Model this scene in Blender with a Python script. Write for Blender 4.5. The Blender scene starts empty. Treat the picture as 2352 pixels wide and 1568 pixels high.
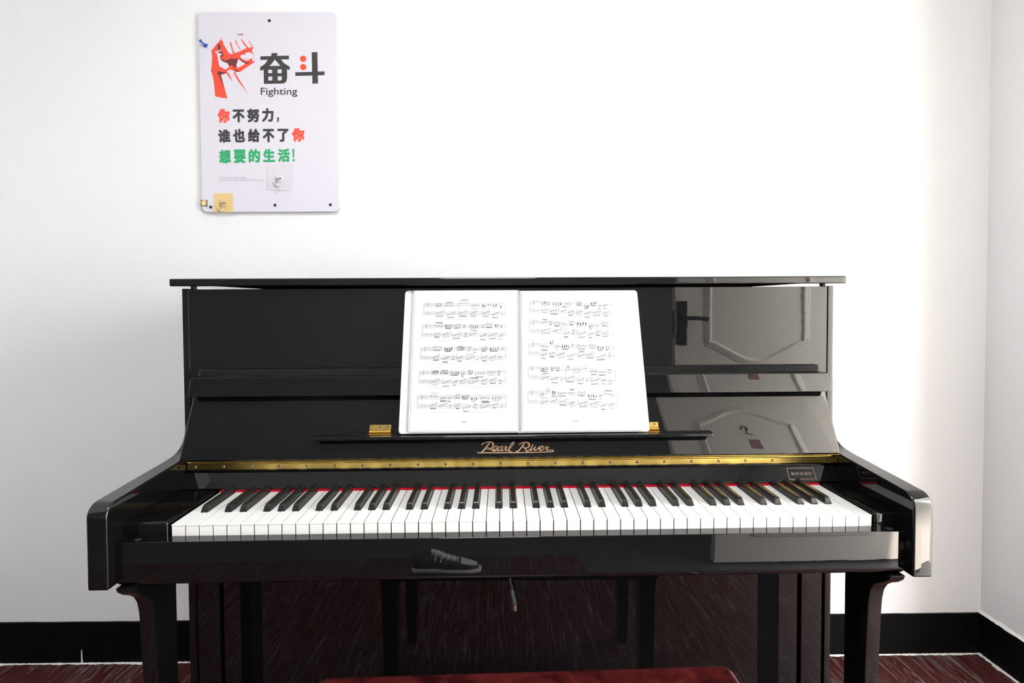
import bpy, bmesh, math, random
from mathutils import Vector, Matrix
random.seed(7)
S = bpy.context.scene
COL = S.collection
PI = math.pi

# ------------------------------------------------------------------ camera
K = 0.7346                                   # height of the white key tops above the floor
cd = bpy.data.cameras.new('camera'); cam = bpy.data.objects.new('camera', cd); COL.objects.link(cam)
cd.sensor_width = 36.0; cd.lens = 1175.3 * 36 / 2352
cd.shift_x = (1176 - 1176.8) / 2352; cd.shift_y = (726.66 - 784) / 2352
cd.clip_start = 0.02
RR = Vector((0.99977082, -0.02074517, -0.00528658)); UU = Vector((0.00582498, 0.02597892, 0.99964552)); FF = Vector((0.02060047, 0.99944721, -0.0260938))
CP = Vector((-0.0228, -0.8829, 0.3781 + K))
cam.matrix_world = Matrix(((RR.x, UU.x, -FF.x, CP.x), (RR.y, UU.y, -FF.y, CP.y), (RR.z, UU.z, -FF.z, CP.z), (0, 0, 0, 1)))
S.camera = cam

# ------------------------------------------------------------------ world, light, exposure
SKY_STRENGTH = 25.0
FILL_LAMP_STRENGTH = 42.0
S.view_settings.view_transform = 'Standard'; S.view_settings.look = 'None'
S.view_settings.gamma = 1.0; S.view_settings.use_curve_mapping = False
S.view_settings.exposure = 0.0
W = bpy.data.worlds.new('overcast_sky'); S.world = W; W.use_nodes = True
bg = W.node_tree.nodes['Background']; bg.inputs[0].default_value = (1.0, 0.985, 1.0, 1); bg.inputs[1].default_value = SKY_STRENGTH
sd = bpy.data.lights.new('sun', 'SUN'); sd.energy = 45.0; sd.angle = math.radians(1.5); sd.color = (1.0, 0.93, 0.84)
sun = bpy.data.objects.new('sun', sd); COL.objects.link(sun); sun.location = (4, 4, 5)
sun.rotation_euler = Vector((-0.22, -0.75, -0.62)).to_track_quat('-Z', 'Y').to_euler()
try:
    S.cycles.use_denoising = True
    S.cycles.max_bounces = 12; S.cycles.diffuse_bounces = 6; S.cycles.glossy_bounces = 6
    S.cycles.sample_clamp_indirect = 8.0
    S.cycles.caustics_reflective = False; S.cycles.caustics_refractive = False
except Exception:
    pass

# ------------------------------------------------------------------ helpers
def mat(name, col, rough=0.5, metal=0.0, spec=0.5, ior=1.5, emit=None, bump=None, coat=0.0, trans=0.0, alpha=1.0):
    m = bpy.data.materials.new(name); m.use_nodes = True
    b = m.node_tree.nodes['Principled BSDF']
    b.inputs['Base Color'].default_value = (*col, 1); b.inputs['Roughness'].default_value = rough
    b.inputs['Metallic'].default_value = metal; b.inputs['IOR'].default_value = ior
    b.inputs['Specular IOR Level'].default_value = spec; b.inputs['Coat Weight'].default_value = coat
    b.inputs['Transmission Weight'].default_value = trans; b.inputs['Alpha'].default_value = alpha
    if emit:
        b.inputs['Emission Color'].default_value = (*emit[0], 1); b.inputs['Emission Strength'].default_value = emit[1]
    if bump:
        nt = m.node_tree; tc = nt.nodes.new('ShaderNodeTexCoord'); n = nt.nodes.new('ShaderNodeTexNoise'); bu = nt.nodes.new('ShaderNodeBump')
        n.inputs['Scale'].default_value = bump[0]; n.inputs['Detail'].default_value = 4; bu.inputs['Strength'].default_value = bump[1]; bu.inputs['Distance'].default_value = bump[2]
        nt.links.new(tc.outputs['Object'], n.inputs['Vector']); nt.links.new(n.outputs['Fac'], bu.inputs['Height']); nt.links.new(bu.outputs['Normal'], b.inputs['Normal'])
    return m

WLOC = {}
def link(name, mesh, m=None, parent=None, loc=(0, 0, 0), rot=(0, 0, 0)):
    """mesh object; loc is the wanted world position of the mesh origin (parents here are unrotated or share the mesh frame)"""
    o = bpy.data.objects.new(name, mesh); COL.objects.link(o)
    if m is not None and not mesh.materials:
        mesh.materials.append(m)
    loc = Vector(loc)
    if parent is not None:
        o.parent = parent; o.location = loc - WLOC[parent.name]
    else:
        o.location = loc
    o.rotation_euler = rot
    WLOC[o.name] = loc.copy()
    return o
def empty(name, loc=(0, 0, 0), rotz=0):
    o = bpy.data.objects.new(name, None); COL.objects.link(o); o.location = loc; o.rotation_euler = (0, 0, rotz)
    o.empty_display_size = 0.05; WLOC[o.name] = Vector(loc)
    return o
def tag(o, label=None, cat=None, group=None, kind=None):
    if label: o['label'] = label
    if cat: o['category'] = cat
    if group: o['group'] = group
    if kind: o['kind'] = kind
    return o
def finish(bm, name, smooth=35):
    bmesh.ops.recalc_face_normals(bm, faces=bm.faces)
    me = bpy.data.meshes.new(name); bm.to_mesh(me); bm.free()
    if smooth:
        for p in me.polygons: p.use_smooth = True
        # area-weighted corner normals: big flat faces stay flat, bevels and curves blend
        lim = math.cos(math.radians(smooth)); F = [(p.normal.copy(), p.area) for p in me.polygons]; around = {}
        for p in me.polygons:
            for v in p.vertices: around.setdefault(v, []).append(p.index)
        out = []
        for p in me.polygons:
            n0 = F[p.index][0]
            for v in p.vertices:
                acc = Vector((0, 0, 0))
                for q in around[v]:
                    if F[q][0].dot(n0) >= lim: acc += F[q][0] * F[q][1]
                out.append(acc.normalized() if acc.length > 0 else n0)
        me.normals_split_custom_set(out)
    return me
def bevel(bm, w, seg=2, ang=30):
    if w <= 0: return
    es = [e for e in bm.edges if len(e.link_faces) == 2 and e.calc_face_angle(0) > math.radians(ang)]
    bmesh.ops.bevel(bm, geom=es, offset=w, segments=seg, profile=0.5, affect='EDGES', clamp_overlap=True)
def bm_prism(bm, pts, a0, a1, axis='x'):
    """pts: closed outline of 2-tuples in the other two axes"""
    def v(p, a):
        if axis == 'x': return (a, p[0], p[1])
        if axis == 'y': return (p[0], a, p[1])
        return (p[0], p[1], a)
    A = [bm.verts.new(v(p, a0)) for p in pts]; B = [bm.verts.new(v(p, a1)) for p in pts]
    n = len(pts)
    bm.faces.new(A); bm.faces.new(B[::-1])
    for i in range(n): bm.faces.new((A[i], B[i], B[(i + 1) % n], A[(i + 1) % n]))
def prism(name, pts, a0, a1, axis='x', bev=0.0, seg=2, ang=30, smooth=35):
    bm = bmesh.new(); bm_prism(bm, pts, a0, a1, axis); bmesh.ops.recalc_face_normals(bm, faces=bm.faces)
    bevel(bm, bev, seg, ang); return finish(bm, name, smooth)
def box(name, x0, x1, y0, y1, z0, z1, bev=0.0, seg=2):
    return prism(name, [(x0, y0), (x1, y0), (x1, y1), (x0, y1)], z0, z1, 'z', bev, seg)
def bm_box(bm, x0, x1, y0, y1, z0, z1): bm_prism(bm, [(x0, y0), (x1, y0), (x1, y1), (x0, y1)], z0, z1, 'z')
def bm_cyl(bm, p0, p1, r0, r1=None, n=12):
    r1 = r0 if r1 is None else r1
    p0 = Vector(p0); p1 = Vector(p1); d = (p1 - p0).normalized()
    a = d.orthogonal().normalized(); b = d.cross(a)
    A = [bm.verts.new(p0 + (a * math.cos(t) + b * math.sin(t)) * r0) for t in [2 * PI * i / n for i in range(n)]]
    B = [bm.verts.new(p1 + (a * math.cos(t) + b * math.sin(t)) * r1) for t in [2 * PI * i / n for i in range(n)]]
    bm.faces.new(A); bm.faces.new(B[::-1])
    for i in range(n): bm.faces.new((A[i], B[i], B[(i + 1) % n], A[(i + 1) % n]))
def bm_tube(bm, pts, r, n=8, flat=1.0):
    pts = [Vector(p) for p in pts]; rings = []; prev = None
    for i, p in enumerate(pts):
        d = (pts[min(i + 1, len(pts) - 1)] - pts[max(i - 1, 0)]).normalized()
        a = d.orthogonal().normalized() if prev is None else (prev - d * prev.dot(d)).normalized()
        prev = a; b = d.cross(a); rr = r[i] if isinstance(r, (list, tuple)) else r
        rings.append([bm.verts.new(p + (a * math.cos(t) + b * math.sin(t) * flat) * rr) for t in [2 * PI * k / n for k in range(n)]])
    for A, B in zip(rings, rings[1:]):
        for k in range(n): bm.faces.new((A[k], B[k], B[(k + 1) % n], A[(k + 1) % n]))
    bm.faces.new(rings[0]); bm.faces.new(rings[-1][::-1])
def arc(cx, cy, r, a0, a1, n):
    return [(cx + r * math.cos(math.radians(a0 + (a1 - a0) * i / n)), cy + r * math.sin(math.radians(a0 + (a1 - a0) * i / n))) for i in range(n + 1)]
def rrect(x0, x1, y0, y1, r, n=5):
    return arc(x1 - r, y1 - r, r, 0, 90, n) + arc(x0 + r, y1 - r, r, 90, 180, n) + arc(x0 + r, y0 + r, r, 180, 270, n) + arc(x1 - r, y0 + r, r, 270, 360, n)
def catmull(P, n=8, closed=False):
    P = [Vector(p) for p in P]; out = []
    m = len(P); rng = range(m if closed else m - 1)
    for i in rng:
        g = (lambda k: P[k % m]) if closed else (lambda k: P[min(max(k, 0), m - 1)])
        p0, p1, p2, p3 = g(i - 1), g(i), g(i + 1), g(i + 2)
        for k in range(n):
            t = k / n
            out.append(0.5 * ((2 * p1) + (p2 - p0) * t + (2 * p0 - 5 * p1 + 4 * p2 - p3) * t * t + (3 * p1 - p0 - 3 * p2 + p3) * t ** 3))
    if not closed: out.append(P[-1])
    return out
def bm_poly(bm, pts3):
    vs = [bm.verts.new(p) for p in pts3]
    es = [bm.edges.new((vs[i], vs[(i + 1) % len(vs)])) for i in range(len(vs))]
    r = bmesh.ops.triangle_fill(bm, use_beauty=True, use_dissolve=False, edges=es)
def text_mesh(body, size, offset=0.0, shear=0.0, sx=1.0):
    c = bpy.data.curves.new('lettering', 'FONT'); c.body = body; c.size = size; c.offset = offset; c.shear = shear; c.resolution_u = 4
    o = bpy.data.objects.new('lettering_tmp', c); COL.objects.link(o)
    me = bpy.data.meshes.new_from_object(o.evaluated_get(bpy.context.evaluated_depsgraph_get()))
    bpy.data.objects.remove(o); bpy.data.curves.remove(c)
    return me
def fit_text(body, x0, x1, z0, z1, offset=0.0):
    """flat lettering in the xz plane (facing -y), its ink stretched to fill the box"""
    me = text_mesh(body, 1.0, offset)
    xs = [v.co.x for v in me.vertices]; ys = [v.co.y for v in me.vertices]
    ax, bx, ay, by = min(xs), max(xs), min(ys), max(ys)
    for v in me.vertices:
        v.co = Vector((x0 + (v.co.x - ax) / (bx - ax) * (x1 - x0), 0, z0 + (v.co.y - ay) / (by - ay) * (z1 - z0)))
    me.materials.clear()
    return me

# ------------------------------------------------------------------ materials
M = {}
M['lacquer'] = mat('black_lacquer', (0.004, 0.004, 0.0045), 0.015, ior=1.6, bump=(9, 0.012, 0.01))
M['black_satin'] = mat('black_satin', (0.006, 0.0055, 0.006), 0.16)
M['brass'] = mat('brass', (0.90, 0.63, 0.17), 0.24, 1.0, bump=(400, 0.05, 0.001))
M['screw'] = mat('screw_metal', (0.36, 0.33, 0.28), 0.3, 1.0)
M['gold'] = mat('gold_print', (0.36, 0.22, 0.13), 0.45)
M['ivory'] = mat('white_key_plastic', (0.86, 0.85, 0.83), 0.18)
M['key_wood'] = mat('key_wood', (0.16, 0.075, 0.035), 0.7)
M['ebony'] = mat('black_key_plastic', (0.012, 0.012, 0.012), 0.28)
M['felt'] = mat('red_felt', (0.45, 0.008, 0.02), 0.95, spec=0.1)
M['dark'] = mat('dark_inside', (0.01, 0.008, 0.007), 0.8)
M['rubber'] = mat('black_rubber', (0.012, 0.012, 0.013), 0.55)
M['paper'] = mat('white_paper', (0.64, 0.64, 0.65), 0.3, bump=(14, 0.03, 0.004))
M['cover'] = mat('white_plastic_cover', (0.66, 0.66, 0.655), 0.4)
M['sleeve'] = mat('clear_sleeve', (0.57, 0.57, 0.565), 0.18)
M['ink'] = mat('black_ink', (0.02, 0.02, 0.022), 0.5)
M['ink_grey'] = mat('grey_ink', (0.16, 0.16, 0.18), 0.5)
M['ink_pale'] = mat('pale_grey_ink', (0.16, 0.16, 0.17), 0.5)
M['weld'] = mat('weld_grey', (0.42, 0.42, 0.42), 0.5)
M['gold_faint'] = mat('worn_gold_print', (0.16, 0.11, 0.075), 0.45)
M['poster'] = mat('lilac_white_board', (0.70, 0.67, 0.745), 0.4)
M['poster_dark'] = mat('poster_dark_grey', (0.045, 0.043, 0.043), 0.45)
M['poster_red'] = mat('poster_red', (0.80, 0.075, 0.045), 0.45)
M['poster_maroon'] = mat('poster_maroon', (0.16, 0.03, 0.03), 0.45)
M['poster_green'] = mat('poster_green', (0.03, 0.37, 0.14), 0.45)
M['poster_grey'] = mat('poster_pale_grey', (0.42, 0.41, 0.44), 0.45)
M['blue'] = mat('blue_plastic', (0.005, 0.06, 0.42), 0.25)
M['hook_metal'] = mat('hook_metal', (0.62, 0.57, 0.48), 0.22, 1.0)
M['clear'] = mat('clear_plastic', (0.68, 0.635, 0.70), 0.25, alpha=1.0)
M['tan'] = mat('tan_wood_print', (0.75, 0.53, 0.24), 0.4)
M['tan_clear'] = mat('amber_clear_plastic', (0.80, 0.58, 0.27), 0.12, alpha=0.75)
M['sticker_yellow'] = mat('sticker_yellow', (0.75, 0.58, 0.22), 0.4)
M['sticker_brown'] = mat('sticker_brown', (0.16, 0.08, 0.05), 0.4)
M['sticker_pink'] = mat('sticker_cream', (0.80, 0.68, 0.60), 0.4)
M['baseboard'] = mat('black_baseboard_paint', (0.003, 0.003, 0.003), 0.45, spec=0.10, bump=(60, 0.15, 0.004))
M['plaster'] = mat('white_plaster', (0.80, 0.79, 0.78), 0.9)
M['wall_dim'] = mat('grey_wall_paint', (0.58, 0.58, 0.59), 0.8)
M['ceiling'] = mat('white_ceiling', (0.80, 0.80, 0.80), 0.9)
M['fill_lamp_diffuser'] = mat('fill_lamp_diffuser', (0.9, 0.9, 0.9), 0.5, emit=((0.95, 0.975, 1.0), FILL_LAMP_STRENGTH))
M['fill_lamp_frame'] = mat('white_fill_lamp_frame', (0.8, 0.8, 0.8), 0.4)
M['door'] = mat('white_door_paint', (0.85, 0.785, 0.725), 0.32)
M['door_metal'] = mat('black_door_metal', (0.01, 0.01, 0.01), 0.4)
M['concrete'] = mat('grey_floor_tile', (0.08, 0.08, 0.083), 0.35, bump=(30, 0.1, 0.002))
M['outside'] = mat('outside_ground', (0.30, 0.33, 0.27), 0.9)
M['shoe_white'] = mat('white_canvas', (0.75, 0.74, 0.73), 0.8)
M['shoe_dark'] = mat('dark_shoe_fabric', (0.06, 0.045, 0.04), 0.8)
M['plug_pin'] = mat('plug_pin_brass', (0.75, 0.55, 0.38), 0.35, 1.0)
M['bench_frame'] = mat('dark_bench_wood', (0.012, 0.004, 0.004), 0.2)
M['pink_mark'] = mat('pale_pink_stain', (0.85, 0.815, 0.815), 0.9)
M['door_mark'] = mat('brown_marker', (0.28, 0.18, 0.10), 0.6)

def nodes(m): return m.node_tree, m.node_tree.nodes['Principled BSDF']
def wall_material():
    m = mat('white_wall_paint', (0.84, 0.835, 0.84), 0.75, spec=0.25); nt, b = nodes(m)
    tc = nt.nodes.new('ShaderNodeTexCoord'); n = nt.nodes.new('ShaderNodeTexNoise'); n.inputs['Scale'].default_value = 2.2; n.inputs['Detail'].default_value = 6
    r = nt.nodes.new('ShaderNodeValToRGB'); r.color_ramp.elements[0].position = 0.3; r.color_ramp.elements[1].position = 0.7
    r.color_ramp.elements[0].color = (0.83, 0.825, 0.835, 1); r.color_ramp.elements[1].color = (0.85, 0.845, 0.855, 1)
    nt.links.new(tc.outputs['Object'], n.inputs['Vector']); nt.links.new(n.outputs['Fac'], r.inputs[0]); nt.links.new(r.outputs[0], b.inputs['Base Color'])
    n2 = nt.nodes.new('ShaderNodeTexNoise'); n2.inputs['Scale'].default_value = 45; n2.inputs['Detail'].default_value = 5
    bu = nt.nodes.new('ShaderNodeBump'); bu.inputs['Strength'].default_value = 0.10; bu.inputs['Distance'].default_value = 0.004
    nt.links.new(tc.outputs['Object'], n2.inputs['Vector']); nt.links.new(n2.outputs['Fac'], bu.inputs['Height']); nt.links.new(bu.outputs['Normal'], b.inputs['Normal'])
    return m
M['wall'] = wall_material()
def floor_material():
    m = mat('red_brown_wood_vinyl', (0.1, 0.02, 0.02), 0.5, spec=0.16); nt, b = nodes(m)
    tc = nt.nodes.new('ShaderNodeTexCoord'); mp = nt.nodes.new('ShaderNodeMapping'); mp.inputs['Scale'].default_value = (9, 1.3, 1)
    n = nt.nodes.new('ShaderNodeTexNoise'); n.inputs['Scale'].default_value = 1.6; n.inputs['Detail'].default_value = 3; n.inputs['Distortion'].default_value = 0.6
    mul = nt.nodes.new('ShaderNodeMath'); mul.operation = 'MULTIPLY'; mul.inputs[1].default_value = 16
    fr = nt.nodes.new('ShaderNodeMath'); fr.operation = 'PINGPONG'; fr.inputs[1].default_value = 1.0
    r = nt.nodes.new('ShaderNodeValToRGB'); e = r.color_ramp.elements
    e[0].position = 0.0; e[0].color = (0.11, 0.09, 0.09, 1); e[1].position = 0.22; e[1].color = (0.070, 0.013, 0.011, 1)
    x = e.new(0.7); x.color = (0.050, 0.009, 0.008, 1); x = e.new(1.0); x.color = (0.068, 0.018, 0.016, 1)
    n2 = nt.nodes.new('ShaderNodeTexNoise'); n2.inputs['Scale'].default_value = 1; n2.inputs['Detail'].default_value = 5
    mp2 = nt.nodes.new('ShaderNodeMapping'); mp2.inputs['Scale'].default_value = (160, 5, 1)
    r2 = nt.nodes.new('ShaderNodeValToRGB'); r2.color_ramp.elements[0].position = 0.56; r2.color_ramp.elements[1].position = 0.66
    mix = nt.nodes.new('ShaderNodeMixRGB'); mix.inputs[2].default_value = (0.22, 0.19, 0.185, 1)
    dm = nt.nodes.new('ShaderNodeMath'); dm.operation = 'MULTIPLY'; dm.inputs[1].default_value = 0.7
    for a, bb in ((tc.outputs['Object'], mp.inputs[0]), (mp.outputs[0], n.inputs['Vector']), (n.outputs['Fac'], mul.inputs[0]), (mul.outputs[0], fr.inputs[0]), (fr.outputs[0], r.inputs[0]),
                  (tc.outputs['Object'], mp2.inputs[0]), (mp2.outputs[0], n2.inputs['Vector']), (n2.outputs['Fac'], r2.inputs[0]), (r2.outputs[0], dm.inputs[0]), (dm.outputs[0], mix.inputs[0]), (r.outputs[0], mix.inputs[1]), (mix.outputs[0], b.inputs['Base Color'])):
        nt.links.new(a, bb)
    return m
M['floor'] = floor_material()
def leather_material():
    m = mat('crimson_mottled_leather', (0.2, 0.02, 0.02), 0.3); nt, b = nodes(m)
    tc = nt.nodes.new('ShaderNodeTexCoord'); n = nt.nodes.new('ShaderNodeTexNoise'); n.inputs['Scale'].default_value = 22; n.inputs['Detail'].default_value = 7; n.inputs['Distortion'].default_value = 1.2
    r = nt.nodes.new('ShaderNodeValToRGB'); e = r.color_ramp.elements
    e[0].position = 0.35; e[0].color = (0.02, 0.002, 0.003, 1); e[1].position = 0.66; e[1].color = (0.085, 0.010, 0.010, 1)
    nt.links.new(tc.outputs['Object'], n.inputs['Vector']); nt.links.new(n.outputs['Fac'], r.inputs[0]); nt.links.new(r.outputs[0], b.inputs['Base Color'])
    bu = nt.nodes.new('ShaderNodeBump'); bu.inputs['Strength'].default_value = 0.2; bu.inputs['Distance'].default_value = 0.002
    nt.links.new(n.outputs['Fac'], bu.inputs['Height']); nt.links.new(bu.outputs['Normal'], b.inputs['Normal'])
    return m
M['leather'] = leather_material()
def wood_door_material():
    m = M['door']; nt, b = nodes(m)
    tc = nt.nodes.new('ShaderNodeTexCoord'); mp = nt.nodes.new('ShaderNodeMapping'); mp.inputs['Scale'].default_value = (22, 1, 2)
    n = nt.nodes.new('ShaderNodeTexNoise'); n.inputs['Scale'].default_value = 2; n.inputs['Distortion'].default_value = 0.8; n.inputs['Detail'].default_value = 3
    mul = nt.nodes.new('ShaderNodeMath'); mul.operation = 'MULTIPLY'; mul.inputs[1].default_value = 14
    fr = nt.nodes.new('ShaderNodeMath'); fr.operation = 'PINGPONG'; fr.inputs[1].default_value = 1.0
    bu = nt.nodes.new('ShaderNodeBump'); bu.inputs['Strength'].default_value = 0.12; bu.inputs['Distance'].default_value = 0.002
    for a, c in ((tc.outputs['Object'], mp.inputs[0]), (mp.outputs[0], n.inputs['Vector']), (n.outputs['Fac'], mul.inputs[0]), (mul.outputs[0], fr.inputs[0]), (fr.outputs[0], bu.inputs['Height']), (bu.outputs['Normal'], b.inputs['Normal'])):
        nt.links.new(a, c)
wood_door_material()

# ------------------------------------------------------------------ the room (its own frame, turned 0.7 degrees against the piano)
WR = -0.0125
YW = 0.6956; XR = 1.4744; XD = 1.74; XL = -2.0; YB = -3.2; H = 2.75; BBH = 0.1307
YP = 0.08
DY0, DY1, DH = -1.23, -0.42, 2.06            # the open doorway in the right-hand wall
def room_pt(x, y, z):
    c, s = math.cos(WR), math.sin(WR)
    return Vector((c * x - s * y, s * x + c * y, z))
def room(name, me, m, label=None, kind='structure', parent=None):
    o = link(name, me, m, parent)
    if parent is None:
        o.rotation_euler = (0, 0, WR)
        tag(o, label, None, None, kind)
    return o
room('floor', prism('floor', [(XL, YW), (XD + 0.1, YW), (XD + 0.1, -0.95), (0.33, -0.95), (0.33, -1.36), (XL, -1.36)], -0.05, 0, 'z', smooth=0), M['floor'], 'dark red wood-grain floor under the piano')
room('floor', prism('floor', [(XL, -1.36), (0.33, -1.36), (0.33, -0.95), (XD + 0.1, -0.95), (XD + 0.1, YB), (XL - 1.6, YB), (XL - 1.6, -1.36)], -0.05, -0.002, 'z', smooth=0), M['concrete'], 'plain grey tile floor behind the bench by the door')
room('ceiling', box('ceiling', XL - 1.6, XD, YB, YW, H, H + 0.06), M['ceiling'], 'plain white ceiling')
wf = room('wall_front', box('wall_front', XL - 0.1, XD + 0.1, YW, YW + 0.12, -0.05, H), M['wall'], 'white painted wall behind the upright piano')
YJ = -1.55                                   # the room widens to the left behind this line
bm = bmesh.new(); bm_box(bm, XL - 0.12, XL, YJ, YW, -0.05, H); bm_box(bm, XL - 1.5, XL - 0.12, YJ, YJ + 0.12, -0.05, H); bm_box(bm, XL - 1.62, XL - 1.5, YB, YJ + 0.12, -0.05, H)
room('wall_left', finish(bm, 'wall_left', 0), M['wall'], 'white wall left of the piano')
room('wall_back', box('wall_back', XL - 1.6, XD, YB - 0.12, YB, -0.05, H), M['wall_dim'], 'grey wall facing the piano')
bm = bmesh.new()
bm_box(bm, XR, XD + 0.1, YP, YW, -0.05, H)                      # corner pier
bm_box(bm, XD, XD + 0.1, DY1, YP, -0.05, H)
bm_box(bm, XD, XD + 0.1, YB, DY0 - 0.05, -0.05, H)
bm_box(bm, XD, XD + 0.1, DY0 - 0.05, DY1, DH, H)
room('wall_right', finish(bm, 'wall_right', 0), M['wall'], 'white wall meeting the corner right of the piano')
room('ground', box('ground', XD + 0.1, XD + 6, -6, 5, -0.12, -0.06), M['outside'], 'green ground outside the open doorway')
room('sun_block_slab', box('sun_block_slab', XD + 0.1, XD + 0.95, -1.9, 1.35, 2.36, 2.44), M['ceiling'], 'added slab outside the doorway, out of view, shading the upper door')  # unseen slab added so the sun reaches only the foot of the door
# baseboards with a wavy top coat line
def baseboard(name, p0, p1, nrm, label):
    """strip along p0->p1 (room frame), thickness along nrm"""
    bm = bmesh.new(); n = 90; d = (Vector(p1) - Vector(p0)); L = d.length
    cols = []
    for i in range(n + 1):
        t = i / n; q = Vector(p0) + d * t
        h = BBH + 0.0012 * math.sin(t * L * 5 + 1) + random.uniform(-0.0005, 0.0005)
        cols.append([bm.verts.new((q.x, q.y, 0)), bm.verts.new((q.x, q.y, h)), bm.verts.new((q.x + nrm[0] * 0.006, q.y + nrm[1] * 0.006, h)), bm.verts.new((q.x + nrm[0] * 0.006, q.y + nrm[1] * 0.006, 0))])
    for A, B in zip(cols, cols[1:]):
        for k in range(4): bm.faces.new((A[k], B[k], B[(k + 1) % 4], A[(k + 1) % 4]))
    bm.faces.new(cols[0]); bm.faces.new(cols[-1][::-1])
    return room(name, finish(bm, name, 0), M['baseboard'], label)
bf = baseboard('baseboard_front', (XL, YW, 0), (XR, YW, 0), (0, -1), 'black painted baseboard along the wall behind the piano')
baseboard('baseboard_right', (XR, YW, 0), (XR, YP, 0), (-1, 0), 'black painted baseboard on the short right-hand wall')
baseboard('baseboard_left', (XL, YW, 0), (XL, YJ, 0), (1, 0), 'black painted baseboard on the left wall')
# ragged white plaster line where wall meets floor
def plaster_line(name, p0, p1, nrm, label, w0=0.004, seed=3):
    rng = random.Random(seed); bm = bmesh.new(); p0 = Vector(p0); d = Vector(p1) - p0; L = d.length; n = int(L / 0.006); prev = None; w = w0
    for i in range(n + 1):
        q = p0 + d * (i / n); w = max(0.0012, min(0.013, w + rng.uniform(-0.0018, 0.0018) + (w0 - w) * 0.12))
        g = w * (0.6 + 0.5 * rng.random())
        a = bm.verts.new((q.x + nrm[0] * 0.005, q.y + nrm[1] * 0.005, 0.0035 + 0.0015 * rng.random())); b = bm.verts.new((q.x + nrm[0] * (0.007 + g), q.y + nrm[1] * (0.007 + g), 0.0006))
        if prev: bm.faces.new((prev[0], a, b, prev[1]))
        prev = (a, b)
    me = finish(bm, name, 60)
    return room(name, me, M['plaster'], label)
plaster_line('trim_1', (XL, YW, 0), (XR, YW, 0), (0, -1), 'ragged white plaster line along the wall foot behind the piano')
plaster_line('trim_2', (XR, YW, 0), (XR, YP, 0), (-1, 0), 'ragged white plaster line along the right wall foot', 0.008, 5)
def plaster_edge(name, p0, p1, nrm, label):
    rng = random.Random(11); bm = bmesh.new(); p0 = Vector(p0); d = Vector(p1) - p0; n = 70; prev = None
    for i in range(n + 1):
        q = p0 + d * (i / n); g = 0.005 + 0.004 * rng.random()
        a = bm.verts.new((q.x, q.y, BBH + g)); b = bm.verts.new((q.x + nrm[0] * 0.009, q.y + nrm[1] * 0.009, BBH - 0.001 + 0.002 * rng.random()))
        if prev: bm.faces.new((prev[0], a, b, prev[1]))
        prev = (a, b)
    return room(name, finish(bm, name, 60), M['plaster'], label)
plaster_edge('trim_3', (XR, YW, 0), (XR, YP, 0), (-1, 0), 'uneven plaster bead above the right-hand baseboard')
# the white paint run on the left baseboard
bm = bmesh.new()
bm_poly(bm, [(-1.342 + x, YW - 0.0066, z) for x, z in [(-0.0025, 0.002), (0.0035, 0.002), (0.0022, 0.02), (0.002, 0.04), (0.0006, 0.046), (-0.0012, 0.045), (-0.002, 0.03)]])
o = room('paint_run', finish(bm, 'paint_run', 0), M['plaster'], None, parent=bf)
# faint pink stain on the wall above the piano's right end
bm = bmesh.new(); bm_poly(bm, [(0.915 + 0.030 * (1 + 0.25 * math.sin(3 * t + 1)) * math.cos(t), YW - 0.0004, K + 0.650 + 0.033 * (1 + 0.22 * math.sin(5 * t)) * math.sin(t)) for t in [2 * PI * i / 22 for i in range(22)]])
room('pink_stain', finish(bm, 'pink_stain', 0), M['pink_mark'], None, parent=wf)

# ---- the open door leaf (seen mirrored in the piano), hinged on the right-hand wall
DX0, DX1 = 0.872, 1.712
door = tag(empty('door_1', room_pt((DX0 + DX1) / 2, DY0, 0), WR), 'white panelled door standing open, mirrored in the piano lacquer', None, None, 'structure')
def dpart(name, me, m, parent=None):
    o = bpy.data.objects.new(name, me); COL.objects.link(o); o.parent = parent or door
    if not me.materials: me.materials.append(m)
    return o
cxd = (DX0 + DX1) / 2; DW = (DX1 - DX0) / 2
dpart('door_leaf', prism('door_leaf', [(-DW, -0.04), (DW, -0.04), (DW, 0), (-DW, 0)], 0.008, 2.03, 'z', 0.0015), M['door'])
def moulding(name, outline):
    """raised ogee bead that follows a closed outline on the door face (faces +y)"""
    bm = bmesh.new(); pts = [Vector(p) for p in outline]; n = len(pts); rings = []
    prof = [(-0.022, 0.0), (-0.016, 0.009), (-0.006, 0.011), (0.004, 0.004), (0.012, 0.006), (0.022, 0.0)]
    for i in range(n):
        d = (pts[(i + 1) % n] - pts[i - 1]).normalized(); nn = Vector((-d.y, d.x))
        rings.append([bm.verts.new((pts[i].x + nn.x * a, b + 0.0002, pts[i].y + nn.y * a)) for a, b in prof])
    for i in range(n):
        A, B = rings[i], rings[(i + 1) % n]
        for k in range(len(prof) - 1): bm.faces.new((A[k], A[k + 1], B[k + 1], B[k]))
    return finish(bm, name, 50)
def dense(pts, step=0.02):
    out = []
    for i in range(len(pts)):
        a, b = Vector(pts[i]), Vector(pts[(i + 1) % len(pts)]); k = max(1, int((b - a).length / step))
        out += [a + (b - a) * (j / k) for j in range(k)]
    return out
hw = 0.255
up = [(-hw, 0.90), (-hw, 1.83)] + [(-hw + 2 * hw * t, 1.83 + 0.09 * math.sin(PI * t) ** 1.6) for t in [i / 14 for i in range(1, 14)]] + [(hw, 1.83), (hw, 0.90)] + [(hw - 2 * hw * t, 0.90 - 0.10 * math.sin(PI * t) ** 1.6) for t in [i / 14 for i in range(1, 14)]]
lo = [(-hw, 0.16), (-hw, 0.66)] + [(-hw + 2 * hw * t, 0.66 + 0.04 * math.sin(PI * t) ** 1.6) for t in [i / 14 for i in range(1, 14)]] + [(hw, 0.66), (hw, 0.16)]
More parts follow.
